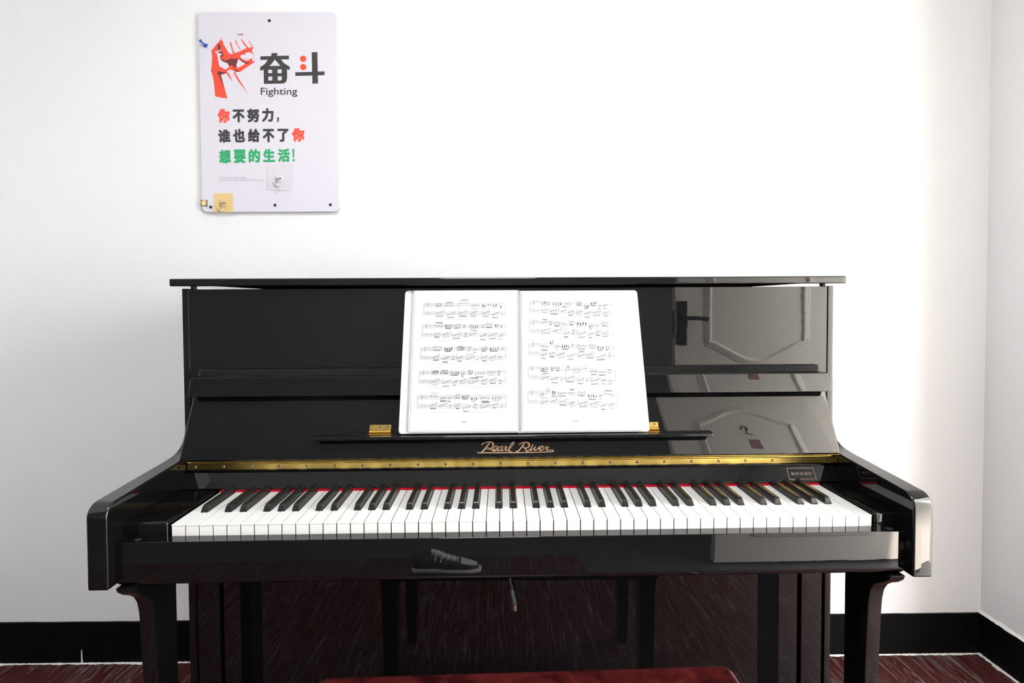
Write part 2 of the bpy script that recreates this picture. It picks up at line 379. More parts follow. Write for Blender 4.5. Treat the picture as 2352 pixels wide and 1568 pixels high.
dpart('panel_moulding', moulding('panel_moulding', dense(up)), M['door']); dpart('panel_moulding', moulding('panel_moulding', dense(lo)), M['door'])
hx = 0.894 - cxd + 0.012
hp = dpart('handle_plate', prism('handle_plate', [(hx - 0.024, 0), (hx + 0.024, 0), (hx + 0.024, 0.009), (hx - 0.024, 0.009)], K + 0.160, K + 0.385, 'z', 0.002), M['door_metal'])
bm = bmesh.new(); bm_cyl(bm, (hx, 0.008, K + 0.302), (hx, 0.05, K + 0.302), 0.010); bm_tube(bm, [(hx - 0.008, 0.05, K + 0.302), (hx + 0.05, 0.052, K + 0.301), (hx + 0.115, 0.05, K + 0.295)], 0.0105, 8)
dpart('lever', finish(bm, 'lever'), M['door_metal'], hp)
dpart('latch_plate', prism('latch_plate', [(-DW - 0.0015, -0.03), (-DW + 0.001, -0.03), (-DW + 0.001, -0.008), (-DW - 0.0015, -0.008)], K + 0.20, K + 0.34, 'z'), M['door_metal'])
st = dpart('door_sticker', prism('door_sticker', rrect(-0.008, 0.052, 1.665, 1.722, 0.004), 0.0003, 0.0012, 'y', smooth=0), mat('pink_sticker', (0.34, 0.16, 0.19), 0.4))
bm = bmesh.new(); bm_tube(bm, catmull([(-0.03, 0.002, 1.785), (-0.015, 0.002, 1.81), (0.012, 0.002, 1.795), (-0.002, 0.002, 1.762), (0.03, 0.002, 1.752)], 4), 0.006, 6, 0.2)
dpart('marker_scrawl', finish(bm, 'marker_scrawl'), M['door_mark'])
# door casing round the doorway
bm = bmesh.new()
bm_box(bm, XD - 0.012, XD + 0.11, DY1, DY1 + 0.06, 0, DH + 0.06); bm_box(bm, XD - 0.012, XD + 0.11, DY0 - 0.105, DY0 - 0.045, 0, DH + 0.06); bm_box(bm, XD - 0.012, XD + 0.11, DY0 - 0.045, DY1, DH, DH + 0.06)
room('trim_4', finish(bm, 'trim_4', 0), M['door'], 'white casing round the open doorway')
# daylight enters here: portal that guides sky sampling through the doorway
pl = bpy.data.lights.new('doorway_portal', 'AREA'); pl.shape = 'RECTANGLE'; pl.size = 0.81; pl.size_y = 2.06
po = bpy.data.objects.new('doorway_portal', pl); COL.objects.link(po); po.location = room_pt(XD + 0.09, (DY0 + DY1) / 2, 1.03); po.rotation_euler = (PI / 2, 0, PI / 2 + WR)
try: pl.cycles.is_portal = True
except Exception: pass

# ---- fill lamp added at the ceiling, out of view, to brighten the lower-left wall
lx, ly, ls = -0.1, -1.0, 0.28
lamp = tag(empty('added_fill_lamp', (lx, ly, H)), 'added square white fill lamp panel at the ceiling, out of view', 'lamp')
bm = bmesh.new()
for a in ((-ls - 0.03, ls + 0.03, -ls - 0.03, -ls), (-ls - 0.03, ls + 0.03, ls, ls + 0.03), (-ls - 0.03, -ls, -ls, ls), (ls, ls + 0.03, -ls, ls)): bm_box(bm, lx + a[0], lx + a[1], ly + a[2], ly + a[3], H - 0.05, H)
link('fill_lamp_frame', finish(bm, 'fill_lamp_frame', 0), M['fill_lamp_frame'], lamp)
link('fill_lamp_diffuser', box('fill_lamp_diffuser', lx - ls, lx + ls, ly - ls, ly + ls, H - 0.04, H - 0.02), M['fill_lamp_diffuser'], lamp)

# ------------------------------------------------------------------ the upright piano
piano = tag(empty('upright_piano', (0, 0.27, 0)), 'glossy black upright piano with open fallboard against the white wall', 'piano')
def pp(name, me, m, parent=None, loc=(0, 0, 0), rot=(0, 0, 0)):
    return link(name, me, m, parent or piano, loc, rot)
L = M['lacquer']
AO, AI = 0.7055, 0.672        # arm outer and inner face
SY = 0.2247                   # front edge of the side panels
for s in (-1, 1):
    x0, x1 = sorted((s * 0.692, s * AO))
    pp('side_panel', box('side_panel', x0, x1, SY, 0.585, 0.0, K + 0.4125, 0.0013, 2), L)
    # arm: a straight cheek that sweeps up into the side panel
    prof = [(SY + 0.02, K - 0.0909), (-0.0411, K - 0.0909)] + [(-0.0411 + 0.024 - 0.024 * math.cos(math.radians(a)), K + 0.0275 + 0.0235 * math.sin(math.radians(a))) for a in (0, 15, 30, 45, 60, 75, 86)]
    prof += [(0.06, K + 0.0567), (0.150, K + 0.0631), (0.1776, K + 0.0660), (0.192, K + 0.0700), (0.205, K + 0.0770), (0.2145, K + 0.0870), (0.2205, K + 0.0990), (0.2235, K + 0.112), (SY, K + 0.125), (SY + 0.02, K + 0.125)]
    x0, x1 = sorted((s * AI, s * AO))
    pp('arm', prism('arm', prof, x0, x1, 'x', 0.0032, 3, 25), L)
    # key block beside the keys
    if s < 0: bx0, bx1 = -AI + 0.0005, -0.5985
    else: bx0, bx1 = 0.6335, AI - 0.0005
    pp('key_block', box('key_block', bx0, bx1, -0.003, 0.152, K - 0.032, K + 0.0055, 0.004, 3), L)
    # leg with its swept bracket
    lp = [(-0.026, K - 0.0955), (-0.0225, K - 0.1045), (-0.011, K - 0.1148), (0.003, K - 0.1235), (0.0145, K - 0.1335), (0.0225, K - 0.1475), (0.0265, K - 0.165), (0.0285, K - 0.185), (0.0335, K - 0.30), (0.0345, 0.0), (0.092, 0.0), (0.092, K - 0.0955)]
    x0, x1 = sorted((s * 0.6455, s * AI))
    pp('leg', prism('leg', lp, x0, x1, 'x', 0.002, 2, 40), M['lacquer'])
    x0, x1 = sorted((s * 0.643, s * 0.692))
    pp('pilaster', box('pilaster', x0, x1, SY + 0.006, SY + 0.03, 0.02, K - 0.096, 0.0015), L)
lid_p = [(0.206, K + 0.4170), (0.206, K + 0.4330), (0.60, K + 0.4330), (0.60, K + 0.4170)]
lid = pp('lid', prism('lid', lid_p, -0.7205, 0.7205, 'x', 0.003, 3), L)
for x in (-0.689, 0.689):
    bm = bmesh.new(); bm_cyl(bm, (x, 0.24, K + 0.4124), (x, 0.24, K + 0.4172), 0.006)
    link('rubber_bumper', finish(bm, 'rubber_bumper'), M['rubber'], lid)
pp('upper_panel', box('upper_panel', -0.6915, 0.6915, SY + 0.0018, SY + 0.022, K + 0.06, K + 0.4112, 0.0007, 2), L)
pp('back_frame', box('back_frame', -0.69, 0.69, 0.56, 0.583, 0.01, K + 0.4166), M['dark'])
pp('lower_panel', box('lower_panel', -0.635, 0.635, SY + 0.008, SY + 0.028, 0.09, K - 0.096, 0.0015), L)
pp('bottom_rail', box('bottom_rail', -0.691, 0.691, SY + 0.002, SY + 0.05, 0.0, 0.088, 0.002), L)
pp('keybed', box('keybed', -AI, AI, 0.0, 0.25, K - 0.0955, K - 0.030), M['black_satin'])
slip = [(-0.0015, K - 0.0190), (-0.0235, K - 0.0190), (-0.0235, K - 0.082)] + [(-0.0235 + 0.014 * (1 - math.cos(math.radians(a))), K - 0.082 - 0.0135 * math.sin(math.radians(a))) for a in (18, 36, 54, 72, 90)] + [(-0.0005, K - 0.0955), (-0.0005, K - 0.0195)]
ks = pp('key_slip', prism('key_slip', slip, -AI + 0.0004, AI - 0.0004, 'x', 0.0015, 3, 50), L)
for x in (-0.642, 0.652):
    bm = bmesh.new(); bm_cyl(bm, (x, -0.012, K - 0.0192), (x, -0.012, K - 0.0182), 0.006, 0.005, 16)
    link('screw_cap', finish(bm, 'screw_cap'), M['rubber'], ks)

# -- keys
KX = 0.0185; KP = 0.02356
scale = 'ABCDEFG'
SHIFT = {'C': -0.0018, 'D': 0.0018, 'F': -0.0026, 'G': 0.0, 'A': 0.0026}   # black key after this white key, offset from the joint
HALF = 0.0062
meshes = {}
def white_mesh(letter, first=False, last=False):
    key = (letter, first, last)
    if key in meshes: return meshes[key]
    g = 0.00055; w = KP / 2 - g
    left = {'D': 'C', 'E': 'D', 'G': 'F', 'A': 'G', 'B': 'A'}.get(letter)
    lx_ = -w if (left is None or first) else -KP / 2 + SHIFT[left] + HALF + 0.0006
    rx_ = w if (letter not in SHIFT or last) else KP / 2 + SHIFT[letter] - HALF - 0.0006
    yh = 0.0515
    out = [(-w, 0.0), (w, 0.0)]
    out += [(w, yh), (rx_, yh)] if rx_ < w - 1e-5 else []
    out += [(rx_, 0.1525), (lx_, 0.1525)]
    out += [(lx_, yh), (-w, yh)] if lx_ > -w + 1e-5 else []
    bm = bmesh.new(); bm_prism(bm, out, -0.0022, 0.0, 'z'); bmesh.ops.recalc_face_normals(bm, faces=bm.faces); bevel(bm, 0.0005, 2)
    bm_box(bm, -w + 0.0004, w - 0.0004, 0.0009, 0.0026, -0.0275, -0.0021)
    bm_box(bm, -w + 0.0005, w - 0.0005, 0.0026, 0.0495, -0.0275, -0.0021); bm_box(bm, lx_ + 0.0002, rx_ - 0.0002, 0.0495, 0.1525, -0.0275, -0.0021)
    me = finish(bm, 'white_key', 40); me.materials.append(M['ivory']); me.materials.append(M['key_wood'])
    for p in me.polygons:
        if all(me.vertices[v].co.z < -0.0020 and me.vertices[v].co.y > 0.00255 for v in p.vertices): p.material_index = 1
    meshes[key] = me; return me
def black_mesh():
    bm = bmesh.new(); n = 5; y1 = 0.1545
    rings = []
    stations = [(0.0530, 0.0, 0.0064), (0.0537, 0.0026, 0.0060), (0.0550, 0.0062, 0.0056), (0.0562, 0.0092, 0.0052), (0.0585, 0.0112, 0.0048), (0.0620, 0.0119, 0.0047), (y1, 0.0122, 0.0047)]
    for y, zt, wt in stations:
        wb = 0.0064; zb = -0.004
        r = 0.0014 if zt > 0.003 else 0.0004
        pts = [(-wb, zb), (-wt, max(zb + 0.001, zt - r)), (-wt + r * 0.3, zt - r * 0.3), (-wt + r, zt), (wt - r, zt), (wt - r * 0.3, zt - r * 0.3), (wt, max(zb + 0.001, zt - r)), (wb, zb)]
        rings.append([bm.verts.new((x, y, z)) for x, z in pts])
    for A, B in zip(rings, rings[1:]):
        for k in range(7): bm.faces.new((A[k], A[k + 1], B[k + 1], B[k]))
    bm.faces.new(rings[0]); bm.faces.new(rings[-1][::-1])
    return finish(bm, 'black_key', 40)
BK = black_mesh()
for i in range(52):
    ltr = scale[i % 7]; xc = KX + (i - 25.5) * KP
    pp('white_key', white_mesh(ltr, i == 0, i == 51), M['ivory'], loc=(xc, 0, K))
    if ltr in SHIFT and i < 51:
        pp('black_key', BK, M['ebony'], loc=(xc + KP / 2 + SHIFT[ltr], 0, K))
pp('felt_strip', box('felt_strip', KX - 0.6126, KX + 0.6126, 0.1508, 0.156, K - 0.004, K + 0.0042, 0.001), M['felt'])

# -- lower fallboard rail behind the keys (leans back), and the upright strip that carries the hinge
rail = [(0.1515, K + 0.0050), (0.1505, K + 0.0075), (0.1690, K + 0.0345), (0.1750, K + 0.0352), (0.1750, K + 0.0575), (0.195, K + 0.0575), (0.195, K + 0.0050)]
fr_ = pp('fallboard_rail', prism('fallboard_rail', rail, -AI + 0.0006, AI - 0.0006, 'x', 0.0008, 2, 30), L)
# -- continuous brass hinge
hinge = pp('piano_hinge', box('piano_hinge', -0.6705, 0.6725, 0.1742, 0.1749, K + 0.0385, K + 0.0500, 0.0002, 1), M['brass'])
link('hinge_leaf', box('hinge_leaf', -0.668, 0.670, 0.1475, 0.1740, K + 0.0632, K + 0.0644, 0.0002, 1), M['brass'], hinge)
kn = bmesh.new(); bm_cyl(kn, (-0.0186, 0, 0), (0.0186, 0, 0), 0.0024, n=12); knm = finish(kn, 'knuckle')
nk = 36; kstep = 1.340 / nk
for i in range(nk):
    link('knuckle', knm, M['brass'], hinge, (-0.669 + kstep * (i + 0.5), 0.1712, K + 0.0535))
def screw_mesh(r):
    bm = bmesh.new(); bm_cyl(bm, (0, 0, 0), (0, -r * 0.35, 0), r, r * 0.72, 14); bm_cyl(bm, (0, -r * 0.34, 0), (0, -r * 0.37, 0), r * 0.36, r * 0.34, 4)
    me = finish(bm, 'screw', 30); me.materials.append(M['screw']); me.materials.append(M['dark'])
    for p in list(me.polygons)[-6:]: p.material_index = 1
    return me
SC = screw_mesh(0.0031)
for i in range(24):
    link('screw', SC, None, hinge, (-0.6552 + i * (0.6589 + 0.6552) / 23, 0.1742, K + 0.0445))

# -- fallboard: the leaning panel, its folded lip, the music ledge
LEAN = 0.445
def fy(z): return 0.1445 + LEAN * (z - 0.0696)
th = 0.018; nrm = Vector((0, -1, LEAN)).normalized()
a = Vector((0, fy(0.0665), 0.0665)); b = Vector((0, fy(0.2415), 0.2415))
fbp = [(p.y, K + p.z) for p in (a, b, b - nrm * th, a - nrm * th)]
fb = pp('fallboard', prism('fallboard', fbp, -0.6695, 0.6705, 'x', 0.003, 3), L)
lip = [(0.1747, K + 0.1887), (0.1868, K + 0.2268), (0.2120, K + 0.2275), (0.1990, K + 0.1935)]
link('fallboard_lip', prism('fallboard_lip', lip, -0.6680, 0.6695, 'x', 0.0016, 3), L, fb)
ledge = link('music_ledge', prism('music_ledge', [(-0.401, 0.1355), (-0.392, 0.1340), (0.396, 0.1340), (0.405, 0.1355), (0.4075, 0.1615), (-0.404, 0.1615)], K + 0.1070, K + 0.1132, 'z', 0.0018, 3, 30), L, piano)
SC2 = screw_mesh(0.0028)
rotp = math.atan(LEAN)
for xa, xb in ((-0.2955, -0.2515), (0.2575, 0.3010)):
    xm = (xa + xb) / 2; hwid = (xb - xa) / 2
    # leaf lies on the leaning panel; its plane frame: origin at (xm, fy(z), z)
    z0 = 0.1185
    hl = link('ledge_hinge', prism('ledge_hinge', rrect(-hwid, hwid, 0.0, 0.0115, 0.0012, 3), -0.0012, -0.0001, 'y', 0.0002, 1), M['brass'], ledge, (xm, fy(z0), K + z0), (-rotp, 0, 0))
    bm = bmesh.new(); bm_cyl(bm, (-hwid, 0, 0), (hwid, 0, 0), 0.0019, n=10); bm_box(bm, -hwid - 0.001, hwid + 0.001, -0.011, 0.0015, -0.0036, -0.0028)
    kb = bpy.data.objects.new('hinge_barrel', finish(bm, 'hinge_barrel')); kb.data.materials.append(M['brass']); COL.objects.link(kb); kb.parent = ledge
    kb.location = Vector((xm, fy(z0) - 0.0022, K + z0 - 0.0018)) - WLOC[ledge.name]
    for q in (-0.68, 0, 0.68):
        p = Vector((xm + q * hwid, fy(z0) , K + z0)) + Vector((0, math.sin(rotp), math.cos(rotp))) * 0.0068 + Vector((0, -math.cos(rotp), math.sin(rotp))) * 0.0012
        link('screw', SC2, None, ledge, p, (-rotp, 0, 0))

# -- gold script on the fallboard, traced as brush strokes (11.2 trace units per photo pixel)
def on_panel(cx, cy, lift=0.0003):
    x = -0.0637 + (cx - 313) * 7.9e-5
    z = 0.0751 - (cy - 448) * 7.25e-5 - (cx - 313) * 7.9e-7
    return Vector((x, fy(z), K + z)) + nrm * lift
def ribbon(bm, pts, w, place, n=7):
    if isinstance(w, (int, float)): w = [w] * len(pts)
    P = catmull([(p[0], p[1], ww) for p, ww in zip(pts, w)], n)
    prev = None
    for i, p in enumerate(P):
        d = P[min(i + 1, len(P) - 1)] - P[max(i - 1, 0)]; d = Vector((d.x, d.y))
        if d.length < 1e-6: continue
        d.normalize(); q = Vector((-d.y, d.x)) * (p.z / 2)
        cur = (bm.verts.new(place(p.x + q.x, p.y + q.y)), bm.verts.new(place(p.x - q.x, p.y - q.y)))
        if prev: bm.faces.new((prev[0], cur[0], cur[1], prev[1]))
        prev = cur
bm = bmesh.new()
strokes = [
    ([(295, 245), (320, 215), (380, 190), (470, 170), (540, 175), (585, 215), (590, 265), (550, 320), (500, 345), (430, 350), (400, 330), (440, 310), (490, 330), (540, 365), (580, 385)], [34, 24, 18, 24, 34, 46, 44, 34, 22, 18, 16, 16, 20, 26, 30]),
    ([(500, 195), (450, 250), (380, 340), (300, 425), (260, 445), (205, 440), (185, 405)], [34, 36, 36, 32, 26, 18, 14]),
    ([(575, 385), (640, 365), (690, 325), (700, 290), (670, 275), (625, 300), (595, 350), (590, 390), (630, 400), (690, 380)], [20, 18, 20, 26, 24, 22, 26, 28, 24, 16]),
    ([(830, 290), (790, 285), (740, 315), (710, 360), (720, 395), (760, 385), (810, 330), (850, 280)], [26, 24, 22, 28, 26, 18, 20, 22]),
    ([(850, 280), (815, 330), (800, 380), (830, 395), (880, 340)], [26, 26, 26, 18, 16]),
    ([(880, 340), (900, 300), (905, 270), (930, 300), (965, 305)], [18, 20, 24, 24, 22]),
    ([(960, 300), (925, 345), (905, 380), (935, 390), (985, 365), (1060, 290), (1110, 220), (1125, 185), (1100, 180), (1050, 230), (1010, 310), (995, 380), (1010, 425), (1040, 425), (1065, 395)], [26, 26, 26, 20, 18, 18, 22, 30, 28, 26, 30, 32, 28, 18, 14]),
    ([(1260, 245), (1290, 210), (1370, 182), (1450, 178), (1510, 215), (1520, 260), (1480, 310), (1420, 325), (1360, 315), (1345, 290), (1385, 295), (1415, 345), (1450, 395), (1475, 405), (1520, 370), (1570, 310), (1610, 240)], [26, 20, 20, 28, 44, 44, 34, 22, 16, 14, 20, 28, 30, 24, 18, 20, 24]),
    ([(1400, 200), (1350, 260), (1290, 340), (1230, 400), (1195, 420), (1165, 380)], [36, 36, 34, 28, 22, 14]),
    ([(1620, 230), (1590, 300), (1550, 360), (1545, 385), (1580, 380), (1640, 320), (1690, 280)], [24, 24, 24, 22, 18, 16, 18]),
    ([(1690, 275), (1660, 330), (1650, 375), (1690, 375), (1750, 320), (1775, 285)], [24, 26, 26, 22, 18, 16]),
    ([(1775, 345), (1840, 320), (1880, 285), (1850, 270), (1800, 295), (1770, 345), (1790, 380), (1850, 375), (1910, 330), (1950, 285)], [16, 18, 24, 22, 22, 28, 26, 20, 16, 20]),
    ([(1945, 285), (1975, 300), (2025, 300)], [24, 22, 22]),
    ([(2020, 298), (1980, 335), (1955, 370), (1990, 378), (2090, 375), (2135, 380), (2140, 405), (2100, 415), (1900, 422), (1400, 435), (800, 440), (250, 442)], [26, 26, 24, 18, 16, 16, 16, 16, 18, 20, 22, 22]),
]
for pts, w in strokes: ribbon(bm, pts, w, on_panel)
link('brand_script', finish(bm, 'brand_script', 0), M['gold'], fb)
# -- small gold framed inscription on the lower rail, right-hand end
rz0, rz1 = 0.0110, 0.0305
def on_rail(u, v, lift=0.0002):      # u in metres along x from the frame's left edge, v 0..1 up the leaning face
    z = rz0 + (rz1 - rz0) * v; y = 0.1505 + (z - 0.0075) / 0.027 * 0.0185
    nn = Vector((0, -0.027, 0.0185)).normalized()
    return Vector((0.570 + u, y, K + z)) + nn * lift
bm = bmesh.new(); FW = 0.056
def rq(u0, u1, v0, v1): bm.faces.new([bm.verts.new(on_rail(u, v)) for u, v in ((u0, v0), (u1, v0), (u1, v1), (u0, v1))])
tk = 0.0009; tv = 0.035
rq(0, FW, 0, tv); rq(0, FW, 1 - tv, 1); rq(0, tk, tv, 1 - tv); rq(FW - tk, FW, tv, 1 - tv)
link('inscription_frame', finish(bm, 'inscription_frame', 0), M['gold'], fr_)
tm = fit_text('教学专用琴', 0.006, 0.050, 0.36, 0.62, 0.01)
for v in tm.vertices: v.co = on_rail(v.co.x, v.co.z)
link('inscription', tm, M['gold_faint'], fr_)

# ------------------------------------------------------------------ open music folder on the ledge
BZ0, BZ1 = 0.1145, 0.4055
def bk(x, t, lift=0.0):
    """t 0 bottom .. 1 top of the leaning book plane"""
    z = BZ0 + (BZ1 - BZ0) * t; y = 0.1500 + 0.072 * t
    nn = Vector((0, -0.29, 0.072)).normalized()
    return Vector((x, y, K + z)) + nn * lift
book = tag(empty('music_folder', (0.022, 0.15, K + BZ0)), 'open white display folder of sheet music standing on the piano ledge', 'music book')
def slab(name, corners, lift0, lift1, m, bev=0.0, rc=0.0):
    """corners: list of (x,t) outline; thickness between lifts"""
    bm = bmesh.new(); A = [bm.verts.new(bk(x, t, lift0)) for x, t in corners]; B = [bm.verts.new(bk(x, t, lift1)) for x, t in corners]; n = len(corners)
    bm.faces.new(A); bm.faces.new(B[::-1])
    for i in range(n): bm.faces.new((A[i], B[i], B[(i + 1) % n], A[(i + 1) % n]))
    me = finish(bm, name, 30); return link(name, me, m, book)
def outline(xl0, xl1, xr0, xr1, t0, t1, rl=0.0, rr=0.0):
    """quad with left edge x from xl0 (bottom) to xl1 (top), rounded corners on the left (rl) or right (rr)"""
    pts = []
    f = 1 / 0.299
    def X(a, b, t): return a + (b - a) * (t - t0) / (t1 - t0)
    if rr: pts += [(X(xr0, xr1, t0) - rr, t0), (X(xr0, xr1, t0) - rr * 0.3, t0 + rr * 0.3 * f), (xr0, t0 + rr * f), (xr1, t1 - rr * f), (xr1 - rr * 0.3, t1 - rr * 0.3 * f), (xr1 - rr, t1)]
    else: pts += [(xr0, t0), (xr1, t1)]
    if rl: pts += [(xl1 + rl, t1), (xl1 + rl * 0.3, t1 - rl * 0.3 * f), (xl1, t1 - rl * f), (xl0, t0 + rl * f), (xl0 + rl * 0.3, t0 + rl * 0.3 * f), (xl0 + rl, t0)]
    else: pts += [(xl1, t1), (xl0, t0)]
    return pts
slab('cover', outline(-0.2325, -0.2295, 0.0100, 0.0120, 0.002, 1.0, rl=0.006), 0.0, 0.0016, M['cover'])
slab('cover', outline(0.0135, 0.0155, 0.2775, 0.2700, 0.0, 0.996, rr=0.006), 0.0, 0.0016, M['cover'])
slab('spine', outline(0.0090, 0.0110, 0.0145, 0.0165, 0.0, 1.0), -0.0006, 0.0006, M['cover'])
lsl = slab('sleeve_stack', outline(-0.2130, -0.2110, 0.0095, 0.0110, 0.012, 0.998), 0.0016, 0.0050, M['sleeve'])
rsl = slab('sleeve_stack', outline(0.0155, 0.0175, 0.2660, 0.2590, 0.010, 0.990), 0.0016, 0.0065, M['sleeve'])
slab('sheet', outline(-0.2095, -0.2075, 0.0045, 0.0065, 0.022, 0.997), 0.0051, 0.0056, M['paper'])
slab('sheet', outline(0.0185, 0.0205, 0.2520, 0.2460, 0.020, 0.985), 0.0066, 0.0071, M['paper'])
# embossed weld strip beside the fold
bm = bmesh.new()
for i in range(56):
    t = 0.03 + 0.94 * i / 56
    for xq in (0.0075, 0.0168):
        x = xq + 0.002 * t
        bm.faces.new([bm.verts.new(bk(x + a, t + b, 0.0058 if xq < 0.01 else 0.0068)) for a, b in ((-0.0011, 0), (0.0011, 0.006), (0.0011, 0.011), (-0.0011, 0.005))])
link('weld_marks', finish(bm, 'weld_marks', 0), M['weld'], book)
# printed music
def music_page(seed, x_left, x_right, tops, lift, tilt, nbars):
    rng = random.Random(seed)
    b0, b1, b2 = bmesh.new(), bmesh.new(), bmesh.new()
    T = 1 / 0.299
    def quad(bm, x0, t0, x1, t1, h, lf=0.0):
        """slanted bar from (x0,t0) to (x1,t1), height h metres"""
        bm.faces.new([bm.verts.new(bk(x, t, lift + lf)) for x, t in ((x0, t0 - h * T / 2), (x1, t1 - h * T / 2), (x1, t1 + h * T / 2), (x0, t0 + h * T / 2))])
    def vline(bm, x, t0, t1, w): bm.faces.new([bm.verts.new(bk(a, t, lift)) for a, t in ((x - w / 2, t0), (x + w / 2, t0), (x + w / 2, t1), (x - w / 2, t1))])
    def note(x, t):
        bm = b0; n = 7
        bm.faces.new([bm.verts.new(bk(x + 0.0012 * math.cos(q) + 0.0003 * math.sin(q), t + 0.00095 * T * math.sin(q) + 0.0003 * T * math.cos(q), lift + 0.00012)) for q in [2 * PI * k / n for k in range(n)]])
    SH = 0.0068; SP = SH / 4                                           # staff height and space
    for si, ty in enumerate(tops):
        xl = x_left - 0.0018 * si
        tl = lambda x: tilt * (x - x_left)
        nb = nbars[si % len(nbars)]
        for staff, ts in ((0, ty), (1, ty - 0.0185 * T)):
            for k in range(5): quad(b2, xl, ts - k * SP * T, x_right, ts - k * SP * T + tl(x_right), 0.0004)
            # clef and key signature
            cx_ = xl + 0.006
            if staff == 0:
                ribbon(b1, [(cx_ + 0.0012, ts - 0.0072 * T), (cx_ + 0.0004, ts - 0.009 * T), (cx_ + 0.0012, ts - 0.005 * T), (cx_ + 0.0020, ts + 0.0015 * T), (cx_ + 0.0010, ts + 0.0005 * T), (cx_ - 0.001, ts - 0.004 * T), (cx_ + 0.0012, ts - 0.006 * T), (cx_ + 0.0018, ts - 0.0045 * T), (cx_ + 0.0006, ts - 0.004 * T)], 0.0005, lambda x, t: bk(x, t, lift + 0.0001), 4)
            else:
                ribbon(b1, [(cx_ - 0.001, ts - 0.0018 * T), (cx_ + 0.0006, ts - 0.0003 * T), (cx_ + 0.0022, ts - 0.0016 * T), (cx_ + 0.0014, ts - 0.004 * T), (cx_ - 0.001, ts - 0.0058 * T)], 0.0006, lambda x, t: bk(x, t, lift + 0.0001), 4)
            for f in range(4):
                fx = xl + 0.0115 + f * 0.0021; ft = ts - (0.0035 if f % 2 == 0 else 0.0015) * T
                vline(b1, fx, ft - 0.001 * T, ft + 0.0022 * T, 0.00026); quad(b1, fx, ft - 0.0005 * T, fx + 0.0009, ft + 0.0003 * T, 0.0005)
        vline(b1, xl, ty - (0.0185 + SH) * T, ty, 0.00028)
        # brace
        ribbon(b1, [(xl - 0.0008, ty), (xl - 0.0022, ty - 0.004 * T), (xl - 0.0012, ty - 0.009 * T), (xl - 0.0030, ty - 0.0127 * T), (xl - 0.0012, ty - 0.0165 * T), (xl - 0.0022, ty - 0.0215 * T), (xl - 0.0008, ty - 0.0253 * T)], 0.00055, lambda x, t: bk(x, t, lift + 0.0001), 4)
        x_start = xl + 0.023
        bars = [x_start + (x_right - x_start) * (k / nb) for k in range(nb + 1)]
        for k in range(nb):
            xb0, xb1 = bars[k], bars[k + 1]
            vline(b2, xb1, ty - (0.0185 + SH) * T + tl(xb1), ty + tl(xb1), 0.00045)
            for staff, ts in ((0, ty), (1, ty - 0.0185 * T)):
                x = xb0 + 0.0025
                while x < xb1 - 0.006:
                    n = rng.choice([2, 3, 4, 4]) if staff == 0 else rng.choice([3, 4, 4])
                    step = rng.uniform(0.0036, 0.0056)
                    n = min(n, max(1, int((xb1 - 0.002 - x) / step)))
                    deg = rng.randint(-1, 7) if staff == 0 else rng.randint(2, 9)
                    chord = staff == 0 and rng.random() < 0.4
                    xs, ds = [], []
                    for q in range(n):
                        dd = deg + (rng.randint(-1, 1) if staff == 0 else (-2 * q if n > 2 else q)); xs.append(x + q * step); ds.append(dd)
                    up_ = rng.random() < 0.22
                    zs = [ts - d_ * SP / 2 * T + tl(xx) for d_, xx in zip(ds, xs)]
                    bt = (max(zs) + 0.0062 * T) if up_ else (min(zs) - 0.0062 * T)
                    for xx, zz in zip(xs, zs):
                        note(xx, zz)
                        if chord: note(xx, zz - (0.0034 if not up_ else -0.0034) * T)
                        if chord and rng.random() < 0.4: note(xx, zz - (0.0017 if not up_ else -0.0017) * T)
                        sx_ = xx + (0.001 if up_ else -0.001)
                        vline(b2, sx_, min(zz, bt), max(zz, bt), 0.0004)
                    if n > 1:
                        quad(b1, xs[0] + (0.001 if up_ else -0.001), bt, xs[-1] + (0.001 if up_ else -0.001), bt + rng.uniform(-0.001, 0.001) * T, rng.choice([0.0008, 0.0016, 0.0022]), 0.0001)
                    else: quad(b1, xs[0], bt + 0.001 * T, xs[0] + 0.0014, bt, 0.0006)
                    x += n * step + rng.uniform(0.002, 0.0045)
            # pedal bracket
            quad(b2, xb0 + 0.001, ty - 0.0345 * T + tl(xb0), (xb0 + xb1) / 2 - 0.001, ty - 0.0345 * T + tl(xb1) * 0.9, 0.0003)
            quad(b2, (xb0 + xb1) / 2 + 0.001, ty - 0.0345 * T + tl(xb0), xb1 - 0.002, ty - 0.0345 * T + tl(xb1) * 0.9, 0.0003)
    xm = (x_left + x_right) / 2
    for q in range(4): quad(b2, xm - 0.005 + q * 0.0028, 0.075, xm - 0.003 + q * 0.0028, 0.075, 0.0019)
    for nm, bm, m in (('printed_notes', b0, M['ink']), ('printed_beams', b1, M['ink_grey']), ('printed_staves', b2, M['ink_pale'])):
        tag(link(nm, finish(bm, nm, 0), m, book), kind='stuff')
def tof(v): return (996 - v) / 329.0
music_page(3, -0.187, -0.0150, [tof(v) for v in (699, 750, 803, 857, 912)], 0.0058, 0.0, [3, 2, 3, 2, 3])
music_page(9, 0.0385, 0.2120, [tof(v) for v in (694, 742, 795, 849, 904)], 0.0073, -0.14, [2, 2, 2, 3, 2])

